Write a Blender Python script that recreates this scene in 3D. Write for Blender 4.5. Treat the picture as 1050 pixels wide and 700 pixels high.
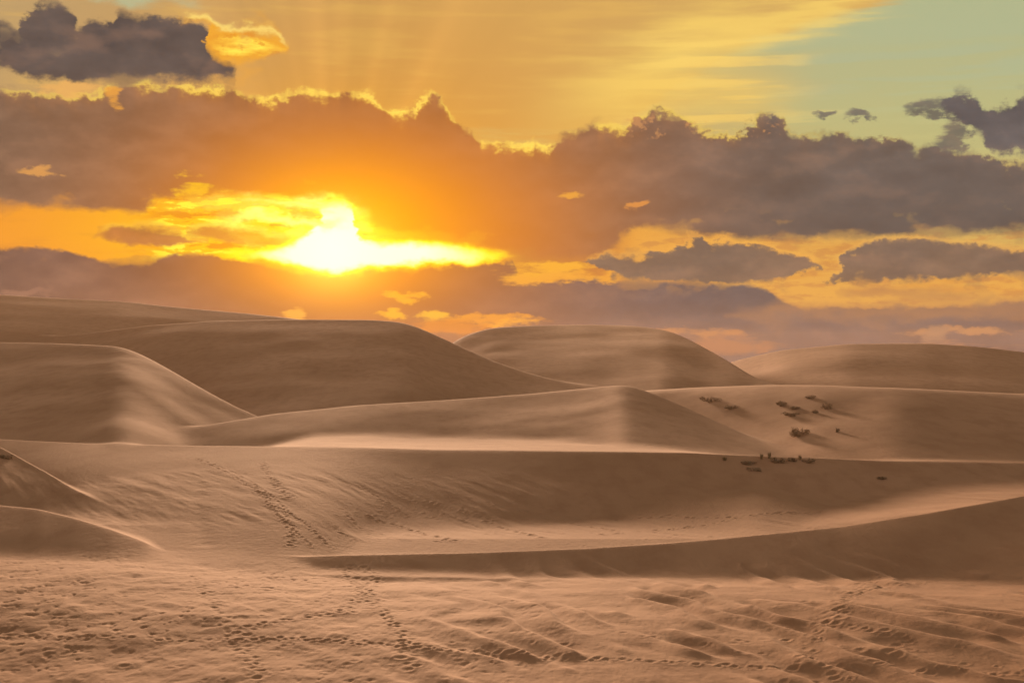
import bpy, math, random
import numpy as np
from mathutils import Vector

# ------------------------------------------------------------------ frame of the place
# The camera stands on a dune crest at (0, 0, EYE) looking level along +Y.
# Compass measure used below: azimuth and elevation in units of 1/F radian,
# counted from AZ0 and HOR (so that the sun, dunes and clouds share one map).
F = 1458.0
AZ0 = 525.0
HOR = 370.0
EYE = 10.0
SUN_P, SUN_Q = 343.0, 258.0
EXPO = 1.9
SUN_AZ = math.atan((SUN_P - AZ0) / F)
SUN_EL = math.radians(5.5)
SC = bpy.context.scene
for o in list(bpy.data.objects):
    bpy.data.objects.remove(o)

# ------------------------------------------------------------------ camera
cam_d = bpy.data.cameras.new('camera')
cam = bpy.data.objects.new('camera', cam_d)
SC.collection.objects.link(cam)
cam.location = (0, 0, EYE)
cam.rotation_euler = (math.radians(90), 0, 0)
cam_d.sensor_width = 36.0
cam_d.lens = 36.0 * F / 1050.0
cam_d.shift_y = 20.0 / 1050.0
cam_d.clip_start = 0.1
cam_d.clip_end = 60000
SC.camera = cam

SC.view_settings.view_transform = 'Standard'
SC.view_settings.look = 'None'
SC.view_settings.exposure = EXPO
SC.view_settings.gamma = 1.0
SC.cycles.max_bounces = 3
SC.cycles.diffuse_bounces = 2
SC.cycles.use_denoising = True
SC.cycles.volume_bounces = 1

# ------------------------------------------------------------------ sun
sd = bpy.data.lights.new('sun', 'SUN')
sd.energy = 2.5
sd.angle = math.radians(5.0)          # veiled by cloud
sd.color = (1.0, 0.60, 0.36)
sun = bpy.data.objects.new('sun', sd)
SC.collection.objects.link(sun)
sdir = Vector((math.sin(SUN_AZ) * math.cos(SUN_EL), math.cos(SUN_AZ) * math.cos(SUN_EL), math.sin(SUN_EL)))
sun.rotation_euler = sdir.to_track_quat('Z', 'Y').to_euler()
sun.location = (-40, 300, 60)

# ------------------------------------------------------------------ node expression helper
def srgb(r, g, b):
    def f(c):
        c /= 255.0
        return c / 12.92 if c <= 0.04045 else ((c + 0.055) / 1.055) ** 2.4
    return (f(r), f(g), f(b))

class Ex:
    """a float value in a node tree, with arithmetic"""
    nt = None
    def __init__(s, sock): s.s = sock
    @staticmethod
    def math(op, *a, clamp=False):
        n = Ex.nt.nodes.new('ShaderNodeMath'); n.operation = op; n.use_clamp = clamp
        for i, v in enumerate(a):
            if isinstance(v, Ex): Ex.nt.links.new(v.s, n.inputs[i])
            else: n.inputs[i].default_value = float(v)
        return Ex(n.outputs[0])
    def __add__(s, o): return Ex.math('ADD', s, o)
    __radd__ = __add__
    def __sub__(s, o): return Ex.math('SUBTRACT', s, o)
    def __rsub__(s, o): return Ex.math('SUBTRACT', o, s)
    def __mul__(s, o): return Ex.math('MULTIPLY', s, o)
    __rmul__ = __mul__
    def __truediv__(s, o): return Ex.math('DIVIDE', s, o)
    def __rtruediv__(s, o): return Ex.math('DIVIDE', o, s)

def clampx(a): return Ex.math('ADD', a, 0.0, clamp=True)
def expx(a): return Ex.math('EXPONENT', a)
def absx(a): return Ex.math('ABSOLUTE', a)
def maxx(a, b): return Ex.math('MAXIMUM', a, b)
def minx(a, b): return Ex.math('MINIMUM', a, b)
def sstep(x, a, b):
    n = Ex.nt.nodes.new('ShaderNodeMapRange'); n.interpolation_type = 'SMOOTHSTEP'
    Ex.nt.links.new(x.s, n.inputs[0])
    n.inputs[1].default_value = a; n.inputs[2].default_value = b
    if a > b:
        n.inputs[1].default_value = b; n.inputs[2].default_value = a
        n.inputs[3].default_value = 1; n.inputs[4].default_value = 0
    return Ex(n.outputs[0])
def combine(x, y, z=0.0):
    n = Ex.nt.nodes.new('ShaderNodeCombineXYZ')
    for i, v in enumerate((x, y, z)):
        if isinstance(v, Ex): Ex.nt.links.new(v.s, n.inputs[i])
        else: n.inputs[i].default_value = float(v)
    return n.outputs[0]
def noise(vec, scale=1.0, detail=4.0, rough=0.5, dist=0.0, color=False):
    n = Ex.nt.nodes.new('ShaderNodeTexNoise')
    n.noise_dimensions = '2D'
    Ex.nt.links.new(vec, n.inputs['Vector'])
    n.inputs['Scale'].default_value = scale; n.inputs['Detail'].default_value = detail
    n.inputs['Roughness'].default_value = rough; n.inputs['Distortion'].default_value = dist
    return Ex(n.outputs['Fac'])
def curve(x, pts, lo, hi, x0, x1, smooth=False):
    """piecewise curve y(x) through pts"""
    n = Ex.nt.nodes.new('ShaderNodeFloatCurve')
    c = n.mapping.curves[0]
    n.mapping.extend = 'HORIZONTAL'
    pp = [((px - x0) / (x1 - x0), (py - lo) / (hi - lo)) for px, py in pts]
    c.points[0].location = pp[0]; c.points[1].location = pp[-1]
    for q in pp[1:-1]: c.points.new(*q)
    for q in c.points: q.handle_type = 'AUTO_CLAMPED' if smooth else 'AUTO_CLAMPED'
    n.mapping.update()
    t = (x - x0) / (x1 - x0)
    Ex.nt.links.new(t.s, n.inputs['Value'])
    n.inputs['Factor'].default_value = 1.0
    return Ex(n.outputs[0]) * (hi - lo) + lo

class Col:
    def __init__(s, sock=None, rgb=None): s.s = sock; s.rgb = rgb
def mixc(f, a, b, mode='MIX'):
    n = Ex.nt.nodes.new('ShaderNodeMix'); n.data_type = 'RGBA'; n.blend_type = mode; n.clamp_factor = True
    if isinstance(f, Ex): Ex.nt.links.new(f.s, n.inputs[0])
    else: n.inputs[0].default_value = f
    for i, c in ((6, a), (7, b)):
        if c.s is not None: Ex.nt.links.new(c.s, n.inputs[i])
        else: n.inputs[i].default_value = (*c.rgb, 1)
    return Col(n.outputs[2])
def scalec(a, f):
    n = Ex.nt.nodes.new('ShaderNodeVectorMath'); n.operation = 'SCALE'
    if a.s is not None: Ex.nt.links.new(a.s, n.inputs[0])
    else: n.inputs[0].default_value = a.rgb
    if isinstance(f, Ex): Ex.nt.links.new(f.s, n.inputs['Scale'])
    else: n.inputs['Scale'].default_value = f
    return Col(n.outputs[0])
def addc(a, b):
    n = Ex.nt.nodes.new('ShaderNodeVectorMath'); n.operation = 'ADD'
    for i, c in ((0, a), (1, b)):
        if c.s is not None: Ex.nt.links.new(c.s, n.inputs[i])
        else: n.inputs[i].default_value = c.rgb
    return Col(n.outputs[0])
def C(r, g, b, k=1.0):
    x = srgb(r, g, b); return Col(rgb=tuple(v * k for v in x))

# ------------------------------------------------------------------ world: Nishita sky with cloud decks
w = bpy.data.worlds.new('World'); SC.world = w; w.use_nodes = True
nt = w.node_tree; nt.nodes.clear(); Ex.nt = nt
out = nt.nodes.new('ShaderNodeOutputWorld')
bg = nt.nodes.new('ShaderNodeBackground')
nt.links.new(bg.outputs[0], out.inputs[0])
sky = nt.nodes.new('ShaderNodeTexSky'); sky.sky_type = 'NISHITA'; sky.sun_disc = False
sky.sun_elevation = SUN_EL; sky.sun_rotation = SUN_AZ
sky.dust_density = 2.0; sky.air_density = 1.0
tc = nt.nodes.new('ShaderNodeTexCoord')
sep = nt.nodes.new('ShaderNodeSeparateXYZ'); nt.links.new(tc.outputs['Generated'], sep.inputs[0])
dx, dy, dz = (Ex(sep.outputs[i]) for i in range(3))
az = Ex.math('ARCTAN2', dx, dy)
rad = Ex.math('SQRT', dx * dx + dy * dy)
el = Ex.math('ARCTAN2', dz, rad)
P = az * F + AZ0
Q = HOR - el * F

def WP(px, py):
    """direction (tangent-plane measure) -> (azimuth, elevation) measure"""
    a = math.atan((px - AZ0) / F)
    e = math.atan((HOR - py) / F * math.cos(a))
    return AZ0 + a * F, HOR - e * F

# fractal edges: large billows and fine wisps, stretched along the horizon
vb = combine(P / 60.0, Q / 34.0)
vf = combine(P / 17.0 + 31.0, Q / 12.0)
nb1 = noise(vb, 1, 6, 0.60) - 0.5
nb2 = noise(combine(P / 60.0 + 57.3, Q / 34.0 + 11.0), 1, 6, 0.60) - 0.5
nf1 = noise(vf, 1, 4, 0.60) - 0.5
rb = noise(combine(P / 85.0 + 17.3, Q / 44.0 + 21.0), 1, 4, 0.52)
rel = noise(combine(P / 85.0 + 17.3, (Q + 9.0) / 44.0 + 21.0), 1, 4, 0.52) - rb      # billows lit from below
rel = rel + (noise(combine((P + 2.0) / 17.0 + 31.0, (Q + 3.5) / 12.0), 1, 4, 0.6) - 0.5 - nf1) * 0.14
fea = noise(combine(P / 48.0 + 91.0, Q / 26.0 + 4.0), 1, 3, 0.5)
fea = 0.18 + clampx(fea * 3.2 - 1.0) * 1.1                                               # crisp here, wispy there
puff = absx(noise(combine(P / 24.0 + 5.0, Q / 20.0), 1, 4, 0.6) - 0.5) * 2.0      # billowed heads
Pw = P + nb1 * 26.0 + nf1 * 7.0
Qw = Q + nb2 * 26.0 + nf1 * 9.0
Ql = Q + nb2 * 18.0 + nf1 * 8.0
streak = noise(combine(P / 150.0, Q / 14.0), 1, 5, 0.6)
soft = noise(combine(P / 110.0 + 7, Q / 55.0), 1, 4, 0.5)

sx, sy = WP(SUN_P, SUN_Q)
rx = (P - sx); ry = (Q - sy)
def glow(rxs, rys, x0=0.0, y0=0.0):
    a = (rx - x0) / rxs; b = (ry - y0) / rys
    return expx((a * a + b * b) * -1.0)
def glowE(rxs, rys, x0=0.0, y0=0.0):      # exponential fall-off
    a = (rx - x0) / rxs; b = (ry - y0) / rys
    return expx(Ex.math('SQRT', a * a + b * b) * -1.0)

gW = glow(300, 170, 20, -10)       # wide
gM = glow(200, 112, 30, -16)
gS = glow(105, 60, 8, -18)
gC = glow(38, 46, -4, -8)

# clear sky behind the clouds
base = mixc(sstep(Q, 90, 330), C(176, 183, 146), C(222, 158, 66))
base = mixc(sstep(Q, 70, 150) * 0.6, base, C(196, 190, 118))
base = mixc(sstep(P, 350, 800) * sstep(Q, 200, -50) * 0.7, base, C(176, 181, 134))
base = mixc(gW * 0.75, base, C(250, 176, 40))
hi_up = sstep(el, 0.28, 0.8)

# thin warm veil over the upper left and centre
veil_edge = curve(P, [(-700, 140), (300, 140), (560, 150), (700, 92), (760, 62), (850, 34), (950, 6), (1010, -10), (1500, -40)], -100, 200, -700, 1500)
veil = sstep(veil_edge - Q + (streak - 0.5) * 44, -8, 10)
veil = maxx(veil, sstep(P + (streak - 0.5) * 190.0, 850, 730) * sstep(Q, 60, 70) * clampx(streak * 1.5 - 0.1))
hole = sstep(P + nb1 * 70, 215, 170) * sstep(P + nb1 * 70, 50, 90) * sstep(Q + nb2 * 30, 26, 16)
veil = veil * (1.0 - hole)
ang = Ex.math('ARCTAN2', rx, ry * -1.0)
rays = noise(combine(ang * 5.0, 3.0), 1, 2, 0.5)
rayamt = (rays - 0.5) * sstep(ry, -60, -160) * sstep(absx(ang), 0.9, 0.3)
vc = mixc(sstep(P, 60, 560), C(188, 154, 104), C(210, 163, 90))
vc = mixc(glow(240, 190, 30, -90) * 0.9, vc, C(222, 152, 58))
vc = mixc(sstep(streak + (soft - 0.5) * 0.5, 0.46, 0.75) * 0.35, vc, C(236, 184, 88))
vc = scalec(vc, 1.0 + rayamt * 0.5)
base = mixc(veil * 0.92, base, vc)
# bright cirrus band from the centre up to the right
bl = curve(P, [(400, 185), (560, 112), (640, 92), (700, 62), (800, 32), (900, 6), (1000, -20)], -60, 200, 400, 1000)
bw = curve(P, [(400, 20), (560, 34), (700, 40), (800, 22), (900, 14), (1000, 12)], 0, 60, 400, 1000)
bd = (Q + (streak - 0.5) * 80.0 + nf1 * 6.0 - bl) / bw
bandm = expx(bd * bd * -1.0) * sstep(P, 500, 690) * sstep(P, 1000, 900)
base = mixc(bandm * 0.72, base, C(250, 212, 108))
fing = sstep(noise(combine(P / 190.0 + 9.0, Q / 11.0), 1, 4, 0.55), 0.46, 0.60)
base = mixc(fing * sstep(P + nb1 * 60, 590, 690) * sstep(P + nb1 * 120, 860, 740) * sstep(Q, 30, 60) * 0.6, base, C(252, 214, 112))
base = mixc((1.0 - fing) * sstep(P + nb1 * 60, 640, 760) * sstep(Q, 50, 75) * 0.5, base, C(186, 180, 124))
b2 = (Q + (streak - 0.5) * 34.0 - 104.0) / 20.0
base = mixc(expx(b2 * b2 * -1.0) * sstep(P, 560, 690) * sstep(P, 840, 760) * 0.5, base, C(246, 202, 98))

# low sky between the decks (lit gap and the brilliance round the sun)
lowc = mixc(sstep(P, 420, 760), C(240, 152, 46), C(226, 166, 76))
lowc = mixc(sstep(P, 760, 1050) * sstep(Q, 290, 240), lowc, C(206, 172, 96))
lowc = mixc(glow(200, 70, -20, -4), lowc, C(255, 170, 10))
lowc = mixc(sstep(P, 505, 540) * sstep(P, 660, 610), lowc, C(196, 124, 56))
lowc = mixc(sstep(streak, 0.5, 0.7) * 0.35, lowc, C(206, 128, 52))
base = mixc(sstep(Q, 165, 200), base, lowc)
base = mixc(glow(150, 46, -40, -18) * 1.0, base, C(255, 206, 6, 1.1))
gapn = noise(combine(P / 44.0 + 3.3, Q / 11.0), 1, 5, 0.62)
gin = sstep(Q, 195, 205) * sstep(Q, 275, 262) * sstep(P, 130, 190) * sstep(P, 420, 360)
base = mixc(gin * sstep(gapn, 0.52, 0.62) * 0.8, base, C(232, 140, 20))
base = mixc(gin * sstep(gapn, 0.47, 0.40) * 0.8, base, C(255, 232, 60, 1.25))
gapo = sstep(Q, 232, 240) * sstep(P, 40, -40) + sstep(P, 560, 640) * sstep(Q, 225, 240)
base = mixc(clampx(gapo) * sstep(gapn, 0.50, 0.64) * 0.6, base, C(196, 132, 72))

def layer(base, top, bot, col, P_=None, Q_=None, es=3.0, bs=5.0, x0=-700, x1=1750, opac=1.0, rim=0.0, rimw=3.2, rimcol=None):
    P_ = P_ or Pw; Q_ = Q_ or Qw
    top = [WP(*p) for p in top]; bot = [WP(*p) for p in bot]
    a = min(top[0][0], bot[0][0]); b = max(top[-1][0], bot[-1][0])
    T = curve(P_, top, -150, 450, a, b); B = curve(P_, bot, -150, 450, a, b)
    dt = Q_ - T; db = B - Q_
    m = sstep(dt * fea, -es, es) * sstep(db * fea, -bs, bs) * sstep(P_, a, a + 3.0) * sstep(P_, b, b - 3.0)
    r = base
    if rim:
        e = (dt + 1.0) / rimw
        rm = expx(e * e * -1.0) * sstep(db, -2, 3) * sstep(P_, a, a + 12.0) * sstep(P_, b, b - 12.0)
        r = mixc(m * opac, r, col)
        k = rm * rim
        return mixc(k, r, rimcol or C(255, 214, 90)), m
    return mixc(m * opac, r, col), m

def cloudcol(g, p, glo=1.0):
    """cloud body: base tone to the warm transmitted light near the sun"""
    c = mixc(clampx((soft - 0.32) * 1.9) * 0.5, g, p)
    c = scalec(c, 0.86 + nb2 * 0.55 + soft * 0.24 + nf1 * 0.14 + rel * 0.8)
    c = mixc(clampx(rel * 5.0) * 0.22, c, C(168, 122, 92))
    if glo:
        c = mixc(gW * 0.50 * glo * sstep(P, 20, 330), c, C(196, 116, 44))
        c = mixc(gM * 0.95 * glo, c, C(246, 140, 8))
        c = mixc(gS * 0.9 * glo, c, C(255, 168, 0))
    return c

rimglow = clampx(glow(330, 190, 20, 0) * 1.5 + 0.04) * clampx(noise(combine(P / 26.0, 1.7), 1, 3, 0.6) * 4.2 - 1.35)

# --- main deck
deck_grey = mixc(sstep(P, 330, 800), C(122, 96, 78), C(98, 92, 86))
deck_pur = mixc(sstep(P, 330, 800), C(134, 104, 84), C(116, 104, 98))
dcol = cloudcol(deck_grey, deck_pur)
dcol = mixc(sstep(Q, 150, 240) * sstep(P, 560, 900) * 0.55, dcol, C(84, 81, 79))
top = [(-700, 60), (-300, 110), (-100, 85), (0, 95), (40, 98), (100, 99), (130, 86), (170, 91), (230, 93), (275, 104), (302, 96), (330, 99), (375, 99), (392, 110), (408, 121),
       (425, 117), (432, 101), (445, 97), (458, 106), (470, 124), (486, 144), (500, 151), (530, 151), (550, 149), (562, 153), (578, 141), (600, 133), (640, 134),
       (653, 122), (668, 114), (690, 115), (704, 126), (718, 134), (745, 139), (765, 136), (775, 122), (790, 119), (808, 128), (820, 143), (850, 141), (880, 144),
       (915, 141), (940, 151), (965, 149), (990, 156), (1050, 166), (1200, 150), (1400, 190), (1700, 140)]
bot = [(-700, 230), (-200, 205), (0, 212), (100, 214), (145, 218), (162, 203), (250, 200), (350, 205), (372, 216), (400, 236), (450, 243), (520, 259), (560, 265), (620, 262), (640, 240),
       (665, 232), (700, 239), (760, 243), (830, 244), (900, 243), (960, 240), (1050, 236), (1200, 246), (1700, 230)]
Pd = P + nb1 * 30.0 + nf1 * 12.0
Qd = Q + nb2 * 22.0 + nf1 * 13.0 - puff * 13.0 + 3.0
def fcurve(pts, P_): 
    pts = [WP(*p) for p in pts]
    return curve(P_, pts, -150, 450, pts[0][0], pts[-1][0])
T = fcurve(top, Pd); B = fcurve(bot, P + nb1 * 20.0 + nf1 * 10.0)
dt = Qd - T; db = B - (Q + nb2 * 12.0 + nf1 * 8.0)
m = sstep(dt * (fea + 0.1), -2.6, 4.2) * sstep(db * fea, -5, 6)
halo = expx(maxx(dt * -1.0, 0.0) * -0.05) * sstep(dt, 2, -2) * gW
base = mixc(halo * 0.35, base, C(246, 180, 66))
base = mixc(m, base, dcol)
e = (dt - 1.0) / (1.6 + rimglow * 2.6)
base = mixc(expx(e * e * -1.0) * rimglow, base, C(255, 222, 90, 1.2))
inner = expx(maxx(dt, 0.0) * -0.11) * sstep(dt, -2, 2) * rimglow
base = mixc(inner * 0.55 * m, base, C(226, 140, 52))
# small holes in the deck
for hx, hy, hw, hh, cc in ((42, 175, 17, 5, (226, 160, 84)), (583, 199, 14, 5, (240, 168, 60)), (660, 209, 9, 3.5, (230, 150, 70)), (370, 215, 14, 5, (255, 190, 30)),
                           (122, 102, 11, 13, (240, 166, 66)), (70, 92, 26, 8, (236, 176, 96)), (195, 190, 16, 8, (255, 196, 30))):
    qx, qy = WP(hx, hy)
    a = (Pw + nb1 * 20 - qx) / hw; b = (Qw - qy) / hh
    base = mixc(sstep(a * a + b * b - (gapn - 0.5) * 5.0, 1.5, 0.1) * 0.8, base, C(*cc))

for hx, hy, hw, hh in ((668, 128, 26, 12), (788, 133, 20, 9), (712, 134, 14, 6)):
    qx, qy = WP(hx, hy)
    a = (Pw - qx) / hw; b = (Qw - qy) / hh
    base = mixc(sstep(a * a + b * b, 1.5, 0.3) * sstep(nf1 + nb1 * 0.6, 0.03, 0.15) * 0.6, base, C(214, 150, 92))
# --- clouds inside the lit gap
bit = cloudcol(C(190, 120, 60), C(214, 134, 56), 0)
bit = mixc(gS * 0.8, bit, C(255, 196, 10))
base, _ = layer(base, [(96, 242), (120, 233), (150, 232), (180, 236), (196, 244), (215, 248)], [(96, 243), (120, 248), (150, 252), (180, 252), (196, 250), (215, 249)], bit, Q_=Ql, es=3, bs=3, rim=0.5, rimcol=C(255, 200, 60))
base, _ = layer(base, [(190, 236), (220, 229), (250, 233), (280, 240), (320, 244)], [(190, 240), (220, 248), (250, 252), (280, 252), (320, 246)], bit, Q_=Ql, es=4, bs=4, rim=0.6, rimcol=C(255, 226, 80), opac=0.8)
# --- brilliance: white hot core and streaks along the cloud gap
core = glow(30, 32, 0, 0)
slot_t = fcurve([(100, 262), (215, 262), (250, 256), (300, 247), (318, 234), (330, 205), (345, 200), (358, 206), (372, 238), (400, 244), (450, 248), (500, 255), (528, 263), (700, 263)], P + nb1 * 34 + nf1 * 16)
slot_b = fcurve([(100, 262), (215, 262), (250, 266), (300, 272), (325, 279), (345, 283), (370, 280), (400, 275), (450, 272), (500, 268), (528, 263), (700, 263)], P + nb2 * 34)
sm = sstep(Ql - slot_t, -3, 5) * sstep(slot_b - Ql, -3, 4) * sstep(P, 200, 250) * sstep(P, 540, 515)
base = mixc(sm * clampx(glow(220, 70) * 1.6), base, C(255, 224, 20, 1.25))
sm2 = sstep(Ql - slot_t - nf1 * 14.0, 1, 12) * sstep(slot_b - Ql, 0, 8) * sstep(P, 240, 290) * sstep(P, 530, 470)
base = mixc(sm2 * clampx(glow(105, 50, 24, 0) * 1.5), base, C(255, 250, 190, 1.6))
up_t = fcurve([(190, 204), (230, 204), (280, 206), (320, 205), (345, 206), (380, 214)], P)
wh = (Qw - up_t - 3.0) / 6.0
base = mixc(expx(wh * wh * -1.0) * clampx(gapn * 4.0 - 1.4) * clampx(glow(120, 80) * 1.3) * sstep(P, 165, 220) * sstep(P, 385, 355), base, C(255, 240, 110, 1.4))
w3 = (Qw - 228.0 + nb1 * 24) / 5.0
base = mixc(expx(w3 * w3 * -1.0) * sstep(P, 215, 270) * sstep(P, 370, 330) * 0.9, base, C(255, 240, 110, 1.5))

# --- lower deck
low_grey = mixc(sstep(P, 330, 640), C(108, 84, 76), C(84, 86, 92))
low_pur = mixc(sstep(P, 330, 640), C(130, 98, 82), C(106, 98, 94))
lcol = cloudcol(low_grey, low_pur, 0)
lcol = mixc(glow(190, 80, 40, 20) * 0.75, lcol, C(190, 112, 40))
lcol = mixc(glow(110, 42, 0, 10) * 0.9, lcol, C(250, 150, 6))
lt = [(-700, 240), (-200, 262), (0, 252), (50, 257), (100, 264), (150, 268), (200, 262), (250, 268), (300, 276), (345, 284), (400, 278), (450, 274), (500, 270), (524, 268), (530, 284), (560, 290),
      (610, 288), (640, 290), (740, 291), (780, 296), (800, 306), (830, 318), (900, 316), (1050, 311), (1200, 322), (1700, 300)]
base, lm = layer(base, lt, [(-700, 440), (500, 440), (1700, 440)], lcol, Q_=Ql, es=2.5, bs=4, rim=0.0)
# streaky warm rifts low in the lower deck
rift = sstep(streak + nf1 * 0.2, 0.60, 0.74)
base = mixc(rift * sstep(P, 640, 800) * sstep(Q, 320, 350) * 0.55, base, C(176, 122, 84))
for hx, hy, hw, hh, cc in ((302, 322, 11, 5, (238, 170, 66)), (415, 303, 17, 4, (250, 176, 40)), (404, 320, 11, 4, (252, 182, 40)), (450, 322, 13, 5, (255, 190, 50)),
                           (495, 327, 44, 4, (240, 156, 46)), (465, 335, 30, 7, (214, 130, 40)), (530, 331, 16, 4, (250, 170, 50)), (562, 279, 34, 8, (250, 180, 50)), (585, 285, 60, 5, (240, 166, 56)),
                           (30, 300, 22, 2.5, (146, 108, 90)), (735, 353, 44, 9, (160, 112, 84)), (720, 340, 30, 4, (178, 124, 84)), (1000, 340, 50, 3, (180, 130, 90)), (960, 344, 12, 6, (150, 120, 98))):
    qx, qy = WP(hx, hy)
    a = (P + nb1 * 40 + nf1 * 12 - qx) / (hw * 1.25); b = (Q + nb2 * 16 + nf1 * 8 - qy) / (hh * 1.2)
    base = mixc(sstep(a * a + b * b - (gapn - 0.5) * 5.0, 1.5, 0.1) * 0.85, base, C(*cc))

# --- separate cumulus on the right, in the low gap
gcol = cloudcol(C(114, 98, 86), C(146, 114, 86), 0)
base, _ = layer(base, [(604, 272), (612, 265), (650, 263), (680, 258), (700, 248), (712, 242), (722, 252), (745, 250), (785, 254), (815, 261), (834, 270), (842, 276)],
                [(604, 273), (612, 280), (650, 289), (700, 290), (760, 290), (805, 287), (834, 277), (842, 277)], gcol, P_=P + nb1 * 60 + nf1 * 16, Q_=Q + nb2 * 34 + nf1 * 14 - puff * 7 + 2, es=2.5, bs=3.0, rim=0.5, rimcol=C(244, 176, 78))
base, _ = layer(base, [(848, 286), (862, 278), (875, 262), (905, 251), (940, 249), (1000, 250), (1050, 251), (1200, 240), (1400, 260)],
                [(848, 287), (862, 289), (905, 288), (1000, 286), (1050, 284), (1200, 290), (1400, 270)], gcol, P_=P + nb1 * 60 + nf1 * 16, Q_=Q + nb2 * 30 + nf1 * 12 - puff * 6 + 2, es=2.5, bs=3.0, rim=0.45, rimcol=C(240, 180, 90))
base, _ = layer(base, [(856, 300), (880, 295), (930, 296), (980, 298), (1000, 302)], [(856, 301), (880, 304), (930, 306), (980, 307), (1000, 304)], C(178, 128, 80), Q_=Ql, es=4, bs=4, opac=0.7)
base, _ = layer(base, [(740, 322), (780, 316), (800, 309), (830, 312), (900, 310), (1050, 306), (1300, 306)], [(740, 324), (780, 326), (830, 328), (900, 328), (1050, 326), (1300, 330)], C(170, 122, 82), Q_=Ql, es=6, bs=6, opac=0.6)

# --- dark cumulus at the upper left with its gilded tip
acol = cloudcol(C(88, 80, 77), C(112, 95, 84), 0)
base, _ = layer(base, [(-40, 70), (0, 50), (12, 30), (30, 12), (58, 2), (72, 12), (78, 24), (92, 19), (112, 21), (124, 8), (138, 12), (150, 17), (190, 20), (215, 32), (228, 48), (236, 64), (244, 74)],
                [(-40, 71), (0, 66), (20, 75), (80, 80), (150, 83), (200, 82), (228, 78), (236, 76), (244, 75)], acol, P_=P + nb1 * 32 + nf1 * 14, Q_=Q + nb2 * 20 + nf1 * 14 - puff * 8.0, es=4, bs=5, rim=0.0)
base, _ = layer(base, [(-300, 10), (-100, 30), (-30, 20), (0, 22), (12, 30), (16, 40)], [(-300, 70), (-100, 80), (-30, 62), (0, 58), (12, 52), (16, 41)], acol, es=4, bs=4)
base, _ = layer(base, [(180, 19), (195, 17), (212, 20), (226, 31), (250, 31), (280, 31), (290, 42), (296, 48)], [(180, 20), (195, 20), (212, 24), (218, 56), (250, 63), (280, 57), (290, 53), (296, 49)],
                C(240, 168, 52), P_=P + nb1 * 34 + nf1 * 16, Q_=Q + nb2 * 22 + nf1 * 12, es=6.0, bs=7, rim=0.6, rimcol=C(255, 226, 120, 1.1))
qx, qy = WP(256, 48); a = (Pw - qx) / 30.0; b = (Qw - qy) / 8.0
base = mixc(sstep(a * a + b * b, 1.6, 0.2) * clampx(gapn * 3.0 - 0.9) * 0.9, base, C(255, 226, 80, 1.2))
a = (Pw - qx) / 40.0; b = (Qw - qy) / 14.0
base = mixc(sstep(a * a + b * b, 1.1, 0.3) * sstep(nf1 + nb2, 0.02, 0.14) * 0.7, base, C(226, 140, 40))

# --- ragged dark clouds at the upper right
rcol = cloudcol(C(98, 94, 94), C(122, 110, 102), 0)
base, _ = layer(base, [(966, 112), (975, 104), (990, 101), (1005, 103), (1020, 112), (1035, 108), (1050, 102), (1150, 90), (1250, 130)],
                [(966, 113), (975, 118), (990, 126), (1005, 140), (1012, 154), (1035, 158), (1050, 160), (1150, 170), (1250, 132)], rcol, P_=Pd, Q_=Qd, es=3, bs=4)
for hx, hy, hw, hh in ((958, 113, 20, 7), (976, 138, 12, 12), (878, 119, 12, 4.5), (841, 119, 7, 3)):
    qx, qy = WP(hx, hy)
    a = (P + nb1 * 40 + nf1 * 14 - qx) / (hw * 1.2); b = (Q + nb2 * 26 + nf1 * 12 - qy) / (hh * 1.2)
    base = mixc(sstep(a * a + b * b - (gapn - 0.5) * 4.0 + nf1 * 3.0, 1.6, 0.2) * 0.85, base, rcol)

aur = glow(80, 62, 2, -8)
base = addc(base, scalec(Col(rgb=(0.55, 0.22, 0.0)), aur * 0.9))
base = addc(base, scalec(Col(rgb=(0.9, 0.62, 0.12)), glow(40, 34, -2, 0) * 0.9))
base = addc(base, scalec(Col(rgb=(0.16, 0.05, 0.0)), glow(210, 130, 10, -10) * 0.5))
# above and behind the view: broken cloud over the clear Nishita sky
scaled = scalec(base, 1.0 / (2.0 ** EXPO))
nis = Col(sky.outputs[0])
nis = scalec(nis, 0.05)
over = noise(combine(dx / (absx(dz) + 0.15), dy / (absx(dz) + 0.15)), 1.3, 5, 0.55)
cover = mixc(sstep(over, 0.42, 0.62), nis, Col(rgb=(0.135, 0.092, 0.066)))
front = sstep(absx(az), 1.2, 0.6) * sstep(el, 0.5, 0.27)
final = mixc(front, cover, scaled)
nt.links.new(final.s, bg.inputs[0])
bg.inputs[1].default_value = 1.0

# ------------------------------------------------------------------ numpy noise
def vnoise(x, y, seed=0):
    xi = np.floor(x).astype(np.int64); yi = np.floor(y).astype(np.int64)
    xf = x - xi; yf = y - yi
    u = xf * xf * xf * (xf * (xf * 6 - 15) + 10); v = yf * yf * yf * (yf * (yf * 6 - 15) + 10)
    def h(a, b):
        n = (a * 374761393 + b * 668265263 + seed * 1442695041) & 0xffffffff
        n = ((n ^ (n >> 13)) * 1274126177) & 0xffffffff
        return ((n ^ (n >> 16)) & 0xffff) / 65535.0
    a = h(xi, yi); b = h(xi + 1, yi); c = h(xi, yi + 1); d = h(xi + 1, yi + 1)
    return (a * (1 - u) + b * u) * (1 - v) + (c * (1 - u) + d * u) * v - 0.5
def fbm(x, y, octv=4, seed=0, g=0.5):
    r = np.zeros_like(x); amp = 1.0
    for i in range(octv):
        r += vnoise(x + 13.7 * i, y - 7.3 * i, seed + i) * amp
        x = x * 2.03; y = y * 2.03; amp *= g
    return r
def smax(a, b, k):
    h = np.clip(0.5 + 0.5 * (a - b) / k, 0, 1)
    return b + (a - b) * h + k * h * (1 - h)
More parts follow.
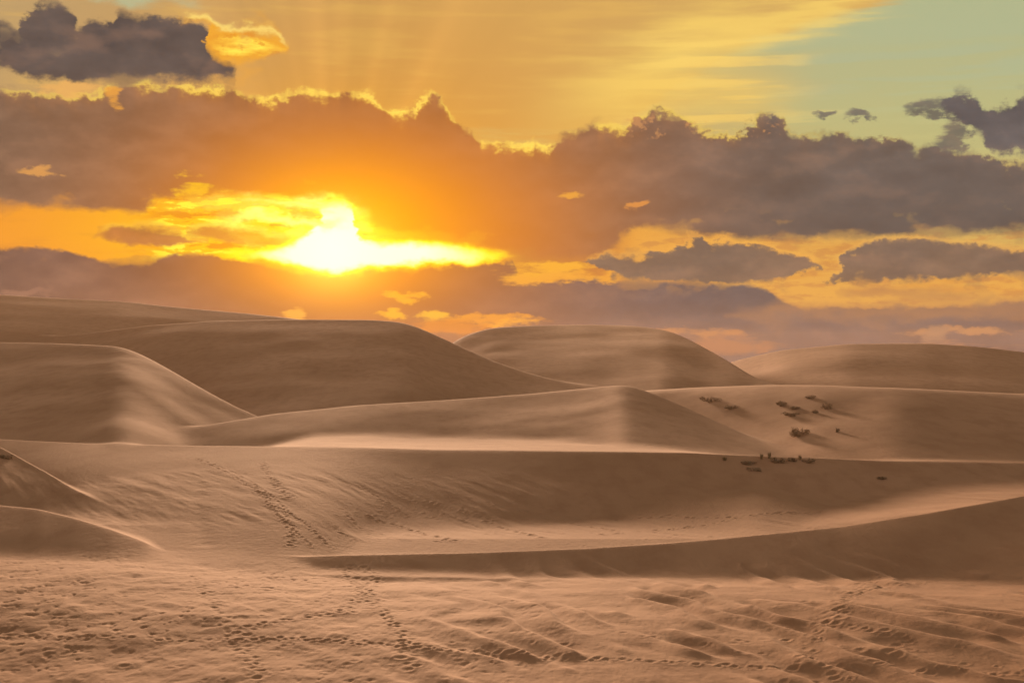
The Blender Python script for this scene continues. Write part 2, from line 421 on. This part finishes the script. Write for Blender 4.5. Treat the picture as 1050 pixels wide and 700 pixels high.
def sst(x, a, b):
    t = np.clip((x - a) / (b - a), 0, 1); return t * t * (3 - 2 * t)

# ------------------------------------------------------------------ terrain grid
NR, NCV = 1500, 1230
yr = np.exp(np.linspace(math.log(36.0), math.log(1400.0), NR))
yr = np.concatenate([[-400, -250, -150, -90, -60, -40, -28, -20, -15, -11, -8, -5.5, -3.5, -2, -1, 0, 1, 2, 3, 4, 5, 6, 7, 8, 9, 10, 11, 12, 13, 14, 15, 16, 17, 18, 20, 22, 24, 26, 28, 30, 31.5, 33, 34, 35],
                     yr, [1500, 1700, 2000]])
tin = np.linspace(-0.40, 0.40, NCV)
tout = 0.40 + np.cumsum(np.linspace(0.001, 0.11, 110)); tout = tout[tout < 8]
tt = np.concatenate([-tout[::-1], tin, tout])
Yg, Tg = np.meshgrid(yr, tt, indexing='ij')
Yr = np.maximum(Yg, 34.0)
Xg = Tg * Yr
PX = AZ0 + Tg * F                     # bearing measure of each column
pxc = AZ0 + tt * F
R_ = Yr                                # depth

def floor_profile(y):
    return np.interp(y, [0, 40, 55, 64, 72, 78, 88, 104, 120, 140, 160, 260, 500, 1200, 5000, 25000],
                        [0.3, 0.1, 0, -0.42, -0.95, -1.1, -1.0, -1.65, -1.9, -1.6, -1.4, -3, -4, -6, -8, -10])
def interp_c(pts, j, k=18):
    p = sorted((q[0], q[j]) for q in pts)
    xs = [a for a, _ in p]; ys = [b for _, b in p]
    v = np.interp(pxc, xs, ys)
    # soften the corners
    ker = np.hanning(k * 2 + 1); ker /= ker.sum()
    vp = np.concatenate([np.full(k, v[0]), v, np.full(k, v[-1])])
    return np.convolve(vp, ker, 'valid')

H = floor_profile(Yg) + fbm(Xg / 30.0, Yg / 30.0, 3, 5) * 0.35 * sst(Yg, 90, 200)
H += 1.5 * sst(PX, 740, 1060) * sst(Yg, 84, 97) * (1 - sst(Yg, 122, 135))
H += 0.6 * (1 - sst(PX, 350, 560)) * sst(Yg, 90, 112) * (1 - sst(Yg, 125, 140))
H += 0.9 * (1 - sst(PX, 60, 440)) * sst(Yg, 42, 76)
owner = np.zeros(H.shape, np.int32)
# each dune: (bearing, height-angle of crest, distance, near slope); far slope; crest rounding; join; name label
DUNES = [
 ('broad hazy dune forming the left horizon', [(-3500, 330, 700, .12), (-1200, 280, 650, .14), (-300, 296, 600, .16), (0, 302, 560, .125), (60, 306, 555, .125), (125, 309, 550, .125), (180, 315, 550, .125), (260, 322, 550, .125), (330, 330, 550, .17), (460, 372, 560, .17), (560, 420, 600, .17), (900, 460, 600, .17)], .2, 5, 2.0),
 ('low far dune along the right horizon', [(600, 450, 520, .1), (700, 392, 480, .1), (752, 370, 450, .10), (800, 359, 430, .10), (870, 352.5, 420, .10), (950, 352, 415, .10), (1000, 355, 410, .10), (1050, 361, 400, .09), (1200, 372, 400, .09), (1600, 350, 400, .09), (4000, 350, 500, .09)], .2, 4, 1.2),
 ('central far dune with a dark left flank', [(380, 420, 430, .14), (440, 372, 425, .14), (466, 349, 425, .14), (485, 341, 440, .12), (505, 336, 480, .10), (540, 334, 510, .092), (600, 332.5, 520, .088), (650, 334, 510, .088), (682, 338, 480, .09), (705, 347, 430, .095), (745, 369, 350, .11), (775, 388, 310, .1), (800, 396, 290, .09), (860, 402, 280, .08), (1000, 430, 280, .08), (1500, 450, 280, .08)], .22, 5, 1.2),
 ('long smooth dune left of centre below the sun', [(-3000, 360, 500, .14), (-400, 350, 440, .12), (0, 349, 420, .12), (90, 342, 400, .12), (150, 334, 390, .12), (220, 329, 385, .12), (300, 327.5, 380, .122), (380, 328, 372, .125), (410, 330, 368, .125), (430, 336, 360, .125), (465, 352, 345, .13), (500, 368, 330, .125), (540, 382, 315, .12), (600, 397, 300, .10), (660, 412, 290, .10), (800, 460, 280, .1), (1500, 500, 280, .1)], .18, 3, 1.5),
 ('wide right-hand dune slope dotted with shrubs', [(400, 480, 240, .08), (500, 430, 238, .09), (560, 410, 236, .10), (640, 402, 234, .115), (720, 397, 225, .125), (780, 395, 212, .125), (840, 395, 200, .12), (920, 398, 188, .112), (1050, 404, 184, .112), (1300, 395, 190, .12), (2500, 380, 200, .12)], .06, 5, 1.2),
 ('tall pale dune at the left edge', [(-3000, 300, 330, .12), (-500, 330, 285, .11), (-100, 350, 272, .10), (0, 351, 268, .10), (60, 352, 262, .10), (122, 355, 250, .10), (140, 361, 242, .10), (160, 371, 232, .10), (200, 394, 214, .10), (240, 416, 200, .09), (285, 436, 184, .07), (335, 451, 165, .05), (420, 470, 150, .05), (700, 520, 150, .05)], .35, 2.0, 1.2),
 ('middle dune with a sharp edge falling to the right', [(60, 470, 160, .08), (200, 438, 168, .09), (280, 424, 180, .092), (360, 416, 192, .094), (450, 410.5, 202, .096), (540, 404, 208, .096), (600, 398, 208, .096), (640, 394, 206, .085), (664, 401, 202, .075), (700, 416, 192, .06), (750, 439, 174, .04), (800, 461, 154, .02), (840, 474, 144, .03), (900, 500, 150, .03), (1500, 520, 150, .03)], .3, 1.6, 0.7),
 ('wide shadowed dune face across the middle', [(-800, 430, 150, .10), (0, 450, 142, .08), (100, 455, 138, .05), (200, 457, 136, .04), (300, 458, 134, .038), (340, 458, 133, .05), (380, 459, 132, .085), (450, 461, 131, .105), (500, 461, 131, .11), (560, 462, 130, .13), (700, 464, 130, .17), (800, 468, 130, .18), (900, 472, 130, .19), (1050, 474, 130, .20), (1400, 468, 130, .12), (3000, 450, 130, .12)], .018, 0.9, 0.5),
 ('sand slope running down from the left edge', [(-1500, 380, 150, .2), (-300, 420, 130, .2), (-60, 448, 122, .16), (0, 458, 119, .13), (40, 480, 112, .12), (100, 515, 100, .10), (150, 541, 92, .09), (190, 560, 87, .08), (260, 600, 84, .08), (700, 700, 84, .08)], .13, 0.5, 0.4),
 ('low sand spur in the lower left', [(-1500, 450, 95, .2), (-300, 490, 90, .15), (0, 518, 87, .12), (40, 522, 86, .12), (80, 532, 83, .11), (115, 543, 80, .1), (150, 556, 78, .09), (220, 600, 76, .09), (800, 700, 76, .09)], .13, 0.35, 0.3),
 ('near dark dune rising to the right edge', [(-2500, 540, 80, .1), (-300, 556, 78, .1), (0, 562, 77, .09), (110, 567, 77, .09), (180, 571, 76, .09), (260, 572, 76, .09), (350, 569, 76.5, .10), (480, 566.5, 77.5, .11), (600, 562, 78.5, .115), (680, 557, 79.5, .12), (740, 552, 80.5, .125), (860, 540, 82.5, .135), (950, 526, 84, .14), (1050, 508, 86, .15), (1250, 460, 92, .17), (1800, 380, 100, .2), (3500, 320, 110, .25)], .16, 0.22, 0.12),
 ('thin low sand swell in front of the near dune', [(-2000, 600, 70, .1), (-300, 592, 70.5, .1), (0, 590, 71, .1), (180, 588, 71, .12), (350, 589.5, 71, .13), (480, 591.5, 71, .12), (560, 595, 70.5, .10), (640, 604, 70, .1), (760, 640, 70, .1), (3000, 680, 70, .1)], .03, 0.25, 0.15),
]
for i, (lab, pts, fs, rr, kk) in enumerate(DUNES):
    cy = interp_c(pts, 1, 22 if i < 7 else 12); cd = interp_c(pts, 2, 85 if i < 4 or i == 5 else (75 if i == 6 else 45)); cs = interp_c(pts, 3, 60)
    fs = fs + (0.15 - fs) * np.maximum(sst(pxc, 640, 900), sst(pxc, 330, 200)) if i == 7 else fs
    cz = EYE + (HOR - cy) / F * cd
    d = Yg - cd[None, :]
    d = d + fbm(Xg / (cd[None, :] * 0.12), Yg / (cd[None, :] * 0.2), 3, 40 + i) * 0.02 * cd[None, :] * (1 - np.exp(-np.abs(d) / (0.05 * cd[None, :])))
    sn = np.where(d < 0, cs[None, :], fs)
    h = cz[None, :] - sn * (np.sqrt(d * d + rr * rr) - rr) 
    # broad undulation of the faces, fading at the crest
    h = h + fbm(Xg / (cd.mean() * 0.16), Yg / (cd.mean() * 0.25), 3, 170 + i) * 0.0055 * cd.mean() * (1 - np.exp(-np.abs(d) / (0.10 * cd[None, :]))) * (cs[None, :] * 7)
    owner = np.where(h > H, i + 1, owner)
    H = smax(h, H, kk)

# crest the viewer stands on
dv = Yg + 1.0
ridge = 8.35 - 0.55 * (np.sqrt(np.where(dv > 0, dv, dv * 0.3) ** 2 + 4.0) - 2.0) - np.abs(Xg) * 0.01
own_v = (ridge > H) & (Yg < 36)
owner = np.where(own_v, len(DUNES) + 1, owner)
H = np.where(Yg < 60, smax(ridge, H, 0.8), H)

# ------------------------------------------------------------------ surface relief of the sand
near = 1 - sst(Yg, 66, 78)
# wind-cut ridgelets in the foreground, running away from the viewer
wx = Xg + fbm(Xg / 6.0, Yg / 9.0, 3, 11) * 2.4
wy = Yg + fbm(Xg / 7.0, Yg / 9.0, 3, 17) * 3.0
ph = (wx * 0.94 + (wy - 50) * 0.34) / 1.9
fr = ph - np.floor(ph)
saw = np.where(fr < 0.72, fr / 0.72, (1 - fr) / 0.28)
saw = saw * saw * (3 - 2 * saw)
patch = sst(fbm(Xg / 3.5 + 3, Yg / 7.0, 3, 23), -0.25, 0.20)
right = sst(PX, 360, 620) * 0.9 + 0.10
H += near * right * patch * (saw - 0.4) * 0.24 * sst(Yg, 36, 44)
H += near * fbm(Xg / 5.0, Yg / 5.0, 3, 29) * 0.10
H += near * fbm(Xg / 0.9, Yg / 1.6, 3, 31) * 0.030 * (1.5 - right)
H += near * fbm(Xg / 1.6, Yg / 2.6, 4, 33) * 0.05 * (1 - sst(PX, 200, 480))
# small pocks of trampled and wind-scoured sand
pk = fbm(Xg / 0.30, Yg / 0.55, 2, 37)
H -= near * np.clip(pk - 0.20, 0, 1) * 0.07 * (0.45 + 0.9 * sst(fbm(Xg / 4, Yg / 6, 2, 39), -0.1, 0.3)) * (1.3 - right)
# floor of the hollow beyond the near dune: streaky scour marks
mid = sst(Yg, 84, 88) * (1 - sst(Yg, 112, 125))
H += mid * fbm((Xg + Yg * 0.5) / 1.3, Yg / 6.0, 3, 41) * 0.05 * (0.3 + sst(fbm(Xg / 9, Yg / 12, 2, 43), -.2, .3))
H += fbm(Xg / 9.0, Yg / 14.0, 3, 47) * 0.05 * sst(Yg, 84, 100) * (1 - sst(Yg, 200, 300))

# ------------------------------------------------------------------ where a bearing and height-angle meet the sand
proj = HOR - (H - EYE) / np.maximum(Yg, 1e-3) * F
def hit(px, py):
    j = int(np.clip(np.searchsorted(pxc, px), 1, len(pxc) - 1))
    col = proj[:, j]
    rows = np.nonzero((col <= py) & (yr > 36.5))[0]
    i = rows[0]
    t = (px - AZ0) / F
    return t * yr[i], float(yr[i]), float(H[i, j])

# ------------------------------------------------------------------ tracks: feet pressed into the sand
rng = random.Random(4)
DK = 0.26
def dent(x, y, rx_, ry_, depth, rot=0.0, rim=0.45):
    Rm = 2.6 * max(rx_, ry_)
    i0, i1 = np.searchsorted(yr, (y - Rm, y + Rm))
    j0, j1 = np.searchsorted(tt, ((x - Rm) / max(y, 34), (x + Rm) / max(y, 34)))
    if i1 <= i0 or j1 <= j0: return
    xs = Xg[i0:i1, j0:j1] - x; ys = Yg[i0:i1, j0:j1] - y
    c, s = math.cos(rot), math.sin(rot)
    a = (xs * c + ys * s) / rx_; b = (-xs * s + ys * c) / ry_
    r = a * a + b * b
    H[i0:i1, j0:j1] += -DK * depth * np.exp(-r * 1.4) + DK * depth * rim * np.exp(-(np.sqrt(r) - 1.55) ** 2 * 5.0)
def trail(pts, step, size, depth, jit=0.12, pair=0.16, skip=0.0):
    w3 = [hit(*p)[:2] for p in pts]
    n = 0
    for (x0, y0), (x1, y1) in zip(w3, w3[1:]):
        L = math.hypot(x1 - x0, y1 - y0); k = max(1, int(L / step))
        ux, uy = (x1 - x0) / L, (y1 - y0) / L
        for q in range(k):
            n += 1
            if rng.random() < skip: continue
            f = (q + rng.uniform(-.2, .2)) / k
            sd_ = pair if n % 2 else -pair
            x = x0 + (x1 - x0) * f - uy * sd_ + rng.uniform(-jit, jit)
            y = y0 + (y1 - y0) * f + ux * sd_ + rng.uniform(-jit, jit)
            sz = size * rng.uniform(.75, 1.2)
            dent(x, y, sz, sz * 1.25, depth * rng.uniform(.6, 1.25), rng.uniform(-.5, .5))
def rut(pts, half, depth):
    """a continuous furrow"""
    w3 = [hit(*p)[:2] for p in pts]
    for (x0, y0), (x1, y1) in zip(w3, w3[1:]):
        L = math.hypot(x1 - x0, y1 - y0); k = max(1, int(L / (half * 0.7)))
        for q in range(k):
            f = q / k
            dent(x0 + (x1 - x0) * f + rng.uniform(-.03, .03), y0 + (y1 - y0) * f, half, half, depth * 0.5 * rng.uniform(.6, 1.3), 0.0, 0.0)
# the long trail crossing the foreground from left to right
trail([(-40, 648), (60, 652), (180, 657), (300, 654), (400, 661), (520, 669), (600, 675), (690, 679), (790, 684), (900, 682), (1090, 688)], 0.34, 0.13, 0.10, 0.10, 0.10)
trail([(240, 656), (330, 657), (430, 665), (540, 671), (640, 676)], 0.30, 0.12, 0.09, 0.16, 0.12)
trail([(960, 596), (900, 602), (870, 612), (852, 640), (930, 655), (915, 672), (860, 690), (830, 699)], 0.42, 0.15, 0.10)
trail([(905, 588), (880, 600), (838, 650), (820, 690)], 0.45, 0.13, 0.08, skip=.2)
trail([(372, 582), (385, 592), (378, 604), (352, 626), (262, 640), (240, 655)], 0.42, 0.15, 0.11)
trail([(354, 580), (372, 604), (398, 634), (415, 655), (423, 690)], 0.42, 0.15, 0.10)

trail([(200, 590), (232, 640), (262, 680), (262, 699)], 0.5, 0.15, 0.09)

trail([(640, 650), (720, 660), (810, 655), (900, 668)], 0.55, 0.14, 0.08, skip=.3)
# scattered single prints
for _ in range(150):
    px = rng.uniform(-30, 1080); py = rng.uniform(600, 699)
    if px > 480 and rng.random() < .6: continue
    x, y, z = hit(px, py)
    s_ = rng.uniform(.07, .17)
    dent(x, y, s_, s_ * 1.2, rng.uniform(.03, .09))
# double track coming down the slope on the left
for off in (0, 14):
    trail([(200 + off * .2, 470), (232 + off * .5, 484), (262 + off * .6, 502), (285 + off, 528), (303 + off * 1.4, 545), (322 + off * 1.3, 563)], 0.55, 0.13, 0.15, .05, .05)
trail([(262, 500), (292, 528), (300, 548), (296, 562)], 0.8, 0.16, 0.14, .1, .1)
trail([(268, 474), (285, 500), (300, 512)], 0.7, 0.22, 0.11)
rut([(205, 495), (203, 520), (207, 545), (210, 560)], 0.75, 0.16)
trail([(370, 500), (400, 518), (424, 534)], 0.9, 0.17, 0.11, .08, .08)
trail([(405, 506), (450, 524), (490, 540), (520, 550)], 0.9, 0.17, 0.10, .1, .1)
trail([(350, 520), (372, 545), (400, 560)], 1.0, 0.16, 0.10, .1, .1)
trail([(590, 498), (596, 512), (599, 524)], 0.8, 0.3, 0.18)
trail([(560, 520), (640, 530), (720, 528)], 1.0, 0.25, 0.12, skip=.3)
trail([(470, 515), (560, 535), (660, 540)], 1.1, 0.25, 0.12, skip=.3)
for (ax, ay), (bx_, by) in (((430, 512), (560, 552)), ((500, 516), (640, 545)), ((560, 528), (760, 530)), ((380, 530), (470, 556)), ((620, 548), (860, 522))):
    trail([(ax, ay), ((ax + bx_) / 2 + rng.uniform(-15, 15), (ay + by) / 2 + rng.uniform(-3, 3)), (bx_, by)], 0.8, 0.17, 0.22, 0.12, 0.12, skip=.15)
for _ in range(170):
    px = rng.uniform(340, 900); py = rng.uniform(512, 560)
    x, y, z = hit(px, py)
    if 84 < y < 125:
        s_ = rng.uniform(.10, .22); dent(x, y, s_, s_ * 1.3, rng.uniform(.05, .12))

# ------------------------------------------------------------------ materials
def pmat(name, build, rough=0.95):
    m = bpy.data.materials.new(name); m.use_nodes = True
    t = m.node_tree; b = t.nodes['Principled BSDF']
    b.inputs['Roughness'].default_value = rough
    b.inputs['Specular IOR Level'].default_value = 0.1
    build(t, b); return m
def sand(t, b):
    Ex.nt = t
    geo = t.nodes.new('ShaderNodeNewGeometry')
    def nz(scale, det, ro=.5, vec=None):
        n = t.nodes.new('ShaderNodeTexNoise'); n.inputs['Scale'].default_value = scale; n.inputs['Detail'].default_value = det; n.inputs['Roughness'].default_value = ro
        t.links.new(vec or geo.outputs['Position'], n.inputs['Vector']); return Ex(n.outputs['Fac'])
    mp = t.nodes.new('ShaderNodeMapping'); mp.inputs['Scale'].default_value = (1.0, 0.45, 1.0)
    t.links.new(geo.outputs['Position'], mp.inputs['Vector'])
    big = nz(0.035, 4); med = nz(0.5, 5, .6, mp.outputs[0]); fine = nz(26, 3, .6)
    c = mixc(sstep(big, .35, .68), Col(rgb=(0.37, 0.203, 0.098)), Col(rgb=(0.43, 0.243, 0.124)))
    c = mixc(sstep(med, .40, .68) * 0.6, c, Col(rgb=(0.32, 0.165, 0.078)))
    c = mixc(sstep(fine, .55, .75) * 0.25, c, Col(rgb=(0.30, 0.19, 0.12)))
    t.links.new(c.s, b.inputs['Base Color'])
    wv = t.nodes.new('ShaderNodeTexNoise'); wv.inputs['Scale'].default_value = 1.0; wv.inputs['Detail'].default_value = 3
    mp2 = t.nodes.new('ShaderNodeMapping'); mp2.inputs['Scale'].default_value = (5.0, 1.4, 3.0); mp2.inputs['Rotation'].default_value = (0, 0, 0.35)
    t.links.new(geo.outputs['Position'], mp2.inputs['Vector']); t.links.new(mp2.outputs[0], wv.inputs['Vector'])
    hgt = Ex(wv.outputs['Fac']) * 0.030 + nz(1.6, 6, .65) * 0.035 + fine * 0.002
    bp = t.nodes.new('ShaderNodeBump'); bp.inputs['Strength'].default_value = 0.75; bp.inputs['Distance'].default_value = 1.0
    t.links.new(hgt.s, bp.inputs['Height']); t.links.new(bp.outputs[0], b.inputs['Normal'])
sand_m = pmat('sand', sand)
def leafb(rgb1, rgb2):
    def f(t, b):
        Ex.nt = t
        oi = t.nodes.new('ShaderNodeNewGeometry')
        c = mixc(Ex(oi.outputs['Random Per Island']), Col(rgb=rgb1), Col(rgb=rgb2))
        t.links.new(c.s, b.inputs['Base Color'])
    return f
leaf_m = pmat('shrub_leaves', leafb((0.24, 0.165, 0.09), (0.36, 0.25, 0.14)))
twig_m = pmat('shrub_twigs', leafb((0.24, 0.165, 0.10), (0.34, 0.24, 0.15)))
straw_m = pmat('dry_grass', leafb((0.15, 0.12, 0.06), (0.30, 0.22, 0.11)))

# ------------------------------------------------------------------ sand meshes, one per dune, sharing borders and shading
nr, nc = H.shape
V = np.stack([Xg, Yg, H], -1)
du = np.gradient(V, axis=1); dvv = np.gradient(V, axis=0)
Nn = np.cross(du, dvv); Nn /= np.linalg.norm(Nn, axis=-1, keepdims=True) + 1e-12
Nf = Nn.reshape(-1, 3).astype(np.float32); Vf = V.reshape(-1, 3).astype(np.float32)
ii = np.arange((nr - 1) * (nc - 1)); r0 = ii // (nc - 1); c0 = ii % (nc - 1)
q0 = r0 * nc + c0
quads = np.stack([q0, q0 + 1, q0 + nc + 1, q0 + nc], -1)
fo = owner[:-1, :-1].reshape(-1)
ground_labels = [None] + [d[0] for d in DUNES] + ['steep dune crest under the viewer']
def sand_mesh(name, sel, label, cat):
    qs = quads[sel]
    used, inv = np.unique(qs, return_inverse=True)
    me = bpy.data.meshes.new(name)
    nv, nq = len(used), len(qs)
    me.vertices.add(nv); me.vertices.foreach_set('co', Vf[used].ravel())
    me.loops.add(nq * 4); me.loops.foreach_set('vertex_index', inv.astype(np.int32).ravel())
    me.polygons.add(nq); me.polygons.foreach_set('loop_start', np.arange(0, nq * 4, 4, dtype=np.int32))
    me.polygons.foreach_set('use_smooth', np.ones(nq, bool))
    me.update(calc_edges=True)
    me.normals_split_custom_set_from_vertices(Nf[used])
    me.materials.append(sand_m)
    o = bpy.data.objects.new(name, me); SC.collection.objects.link(o)
    o['kind'] = 'structure'; o['label'] = label; o['category'] = cat
    return o
sand_mesh('ground', fo == 0, 'flat trampled sand with ridgelets and footprints filling the foreground', 'sand')
for k in range(1, len(ground_labels)):
    s_ = fo == k
    if s_.sum() > 200: sand_mesh('dune', s_, ground_labels[k], 'dune')

# ------------------------------------------------------------------ plants
def mesh_obj(name, verts, faces, m, parent=None):
    me = bpy.data.meshes.new(name); me.from_pydata(verts, [], faces); me.update(); me.materials.append(m)
    o = bpy.data.objects.new(name, me); SC.collection.objects.link(o); o.parent = parent
    return o
def leaf_cloud(rg, rx_, ry_, rz_, n, ls):
    vs, fs = [], []
    lumps = [(rg.uniform(-.7, .7) * rx_, rg.uniform(-.7, .7) * ry_, rg.uniform(.15, .75) * rz_, rg.uniform(.22, .45)) for _ in range(11)]
    for _ in range(n):
        lx, ly, lz, lr = rg.choice(lumps)
        while True:
            a, b, c = rg.uniform(-1, 1), rg.uniform(-1, 1), rg.uniform(-1, 1)
            if a * a + b * b + c * c < 1: break
        x = lx + a * lr * rx_; y = ly + b * lr * ry_; z = max(0.02, lz + c * lr * rz_)
        ax = Vector((rg.gauss(0, 1), rg.gauss(0, 1), rg.gauss(0, .6) + .5)).normalized()
        bx = ax.cross(Vector((rg.gauss(0, 1), rg.gauss(0, 1), rg.gauss(0, 1)))).normalized()
        l = ls * rg.uniform(.6, 1.3); w_ = l * .35
        p = Vector((x, y, z)); k = len(vs)
        vs += [p - ax * l * .5, p + bx * w_ * .5, p + ax * l * .5, p - bx * w_ * .5]
        fs.append((k, k + 1, k + 2, k + 3))
    return vs, fs
def twig_mesh(rg, rx_, ry_, rz_, n, th):
    vs, fs = [], []
    for _ in range(n):
        ex = rg.uniform(-1, 1) * rx_ * .8; ey = rg.uniform(-1, 1) * ry_ * .8; ez = rz_ * rg.uniform(.35, .95)
        a = Vector((ex * .18, ey * .18, -0.12)); b = Vector((ex * .6, ey * .6, ez * .5)); c = Vector((ex, ey, ez))
        rings = []
        for p, r in ((a, th), (b, th * .65), (c, th * .25)):
            k = len(vs); rings.append(k)
            for q in range(4):
                an = q * math.pi / 2; vs.append(p + Vector((math.cos(an) * r, math.sin(an) * r, 0)))
        for k0, k1 in zip(rings, rings[1:]):
            for q in range(4): fs.append((k0 + q, k0 + (q + 1) % 4, k1 + (q + 1) % 4, k1 + q))
    return vs, fs
def tuft(rg, r, h, n):
    vs, fs = [], []
    for _ in range(n):
        an = rg.uniform(0, 6.283); d = rg.uniform(0, r * .45); lean = rg.uniform(.1, .9) * r
        x, y = math.cos(an) * d, math.sin(an) * d; hh = h * rg.uniform(.5, 1.1); w_ = .02 + .012 * h
        tx, ty = -math.sin(an) * w_, math.cos(an) * w_
        k = len(vs)
        vs += [(x - tx, y - ty, -.05), (x + tx, y + ty, -.05), (x + math.cos(an) * lean * .4 + tx * .7, y + math.sin(an) * lean * .4 + ty * .7, hh * .65),
               (x + math.cos(an) * lean * .4 - tx * .7, y + math.sin(an) * lean * .4 - ty * .7, hh * .65), (x + math.cos(an) * lean, y + math.sin(an) * lean, hh)]
        fs += [(k, k + 1, k + 2, k + 3), (k + 3, k + 2, k + 4)]
    return vs, fs

rg = random.Random(9)
def shrub(px, py, wpx, hpx, label, n=420):
    x, y, z = hit(px, py + hpx * .35)
    s = y / F
    rx_, rz_ = wpx * .5 * s, hpx * s
    root = bpy.data.objects.new('desert_shrub', None); SC.collection.objects.link(root)
    root.location = (x, y, z - .05)
    root.empty_display_size = .3
    root['label'] = label; root['category'] = 'shrub'; root['group'] = 'dark shrubs on the dune slopes'
    v, f = leaf_cloud(rg, rx_, min(rx_, 1.6) * .8, rz_ * .85, int(n * .6), .24)
    mesh_obj('foliage', v, f, leaf_m, root)
    v, f = twig_mesh(rg, rx_, min(rx_, 1.6) * .7, rz_, 26, .035)
    mesh_obj('stem', v, f, twig_m, root)
def grass(px, py, wpx, hpx, label, n=60):
    x, y, z = hit(px, py + 1)
    s = y / F
    v, f = tuft(rg, wpx * .5 * s, hpx * s, n)
    o = mesh_obj('grass_tuft', v, f, straw_m); o.location = (x, y, z)
    o['label'] = label; o['category'] = 'grass tuft'; o['group'] = 'dry tufts along the dune edge'

for a in [
 (729, 410, 27, 7, 'long low dark shrub, leftmost on the dune face right of centre', 700),
 (751, 418, 18, 4.5, 'thin low shrub trailing right of the leftmost dark shrub', 360),
 (802, 414, 15, 6, 'dark shrub at the upper left of the scattered shrub cluster', 420),
 (816, 418, 13, 4, 'thin flat shrub just right of the upper left cluster shrub', 260),
 (812, 425, 26, 5.5, 'long flat dark shrub in the middle of the cluster', 600),
 (831, 407, 12, 4.5, 'small shrub standing highest on the slope above the cluster', 260),
 (836, 422, 7, 4.5, 'tiny round dark shrub in the middle right of the cluster', 150),
 (848, 417, 15, 7, 'loose sparse shrub on the right side of the cluster', 300),
 (820, 443, 27, 12, 'largest and darkest bushy shrub at the bottom of the cluster', 950),
 (859, 441, 6, 5, 'tiny lone dark shrub to the right of the largest bush', 120),
 (905, 490, 12, 4, 'lone flat shrub on the shadowed slope at right', 240),
 (768, 474, 20, 4, 'low shrub at the left end of the row on the dune lip', 380),
 (798, 472, 18, 6, 'low dark shrub in the centre of the row on the dune lip', 400),
 (812, 471, 12, 5, 'small shrub right of centre in the row on the dune lip', 260),
 (829, 473, 14, 4.5, 'dark shrub at the right end of the row on the dune lip', 300),
 (773, 481, 17, 4, 'sparse brown shrub just below the row on the dune lip', 220),
 (5, 468, 16, 5, 'dark shrub at the left edge of the picture on the sand slope', 300),
]:
    shrub(*a)
for a in [
 (781, 470, 6, 6, 'pale dry grass tuft at the left of the dune lip row'),
 (789, 469, 6, 7, 'tallest pale grass tuft beside the centre shrub on the lip'),
 (820, 470, 6, 5, 'short dry grass tuft between the two right lip shrubs'),
 (743, 471, 9, 4, 'faint dry grass tuft left of the lip shrubs'),
]:
    grass(*a, n=14 if a[3] > 10 else 45)

# ------------------------------------------------------------------ dusty evening air
def haze():
    zb, zt = float(H.min()) - 1.0, float(H.max()) + 3.0
    x0, x1, y0, y1 = -17000.0, 17000.0, -460.0, 2010.0
    vs = [(x, y, z) for z in (zb, zt) for y in (y0, y1) for x in (x0, x1)]
    fs = [(0, 2, 3, 1), (4, 5, 7, 6), (0, 1, 5, 4), (2, 6, 7, 3), (0, 4, 6, 2), (1, 3, 7, 5)]
    m = bpy.data.materials.new('haze'); m.use_nodes = True; t = m.node_tree; t.nodes.clear()
    o_ = t.nodes.new('ShaderNodeOutputMaterial'); v = t.nodes.new('ShaderNodeVolumePrincipled')
    v.inputs['Color'].default_value = (0.74, 0.52, 0.34, 1); v.inputs['Density'].default_value = HAZE
    v.inputs['Anisotropy'].default_value = 0.35
    t.links.new(v.outputs[0], o_.inputs['Volume'])
    ob = mesh_obj('haze', vs, fs, m); ob['kind'] = 'stuff'
    ob['label'] = 'thin warm dusty air lying over all the dunes'; ob['category'] = 'haze'
HAZE = 0.00010
haze()
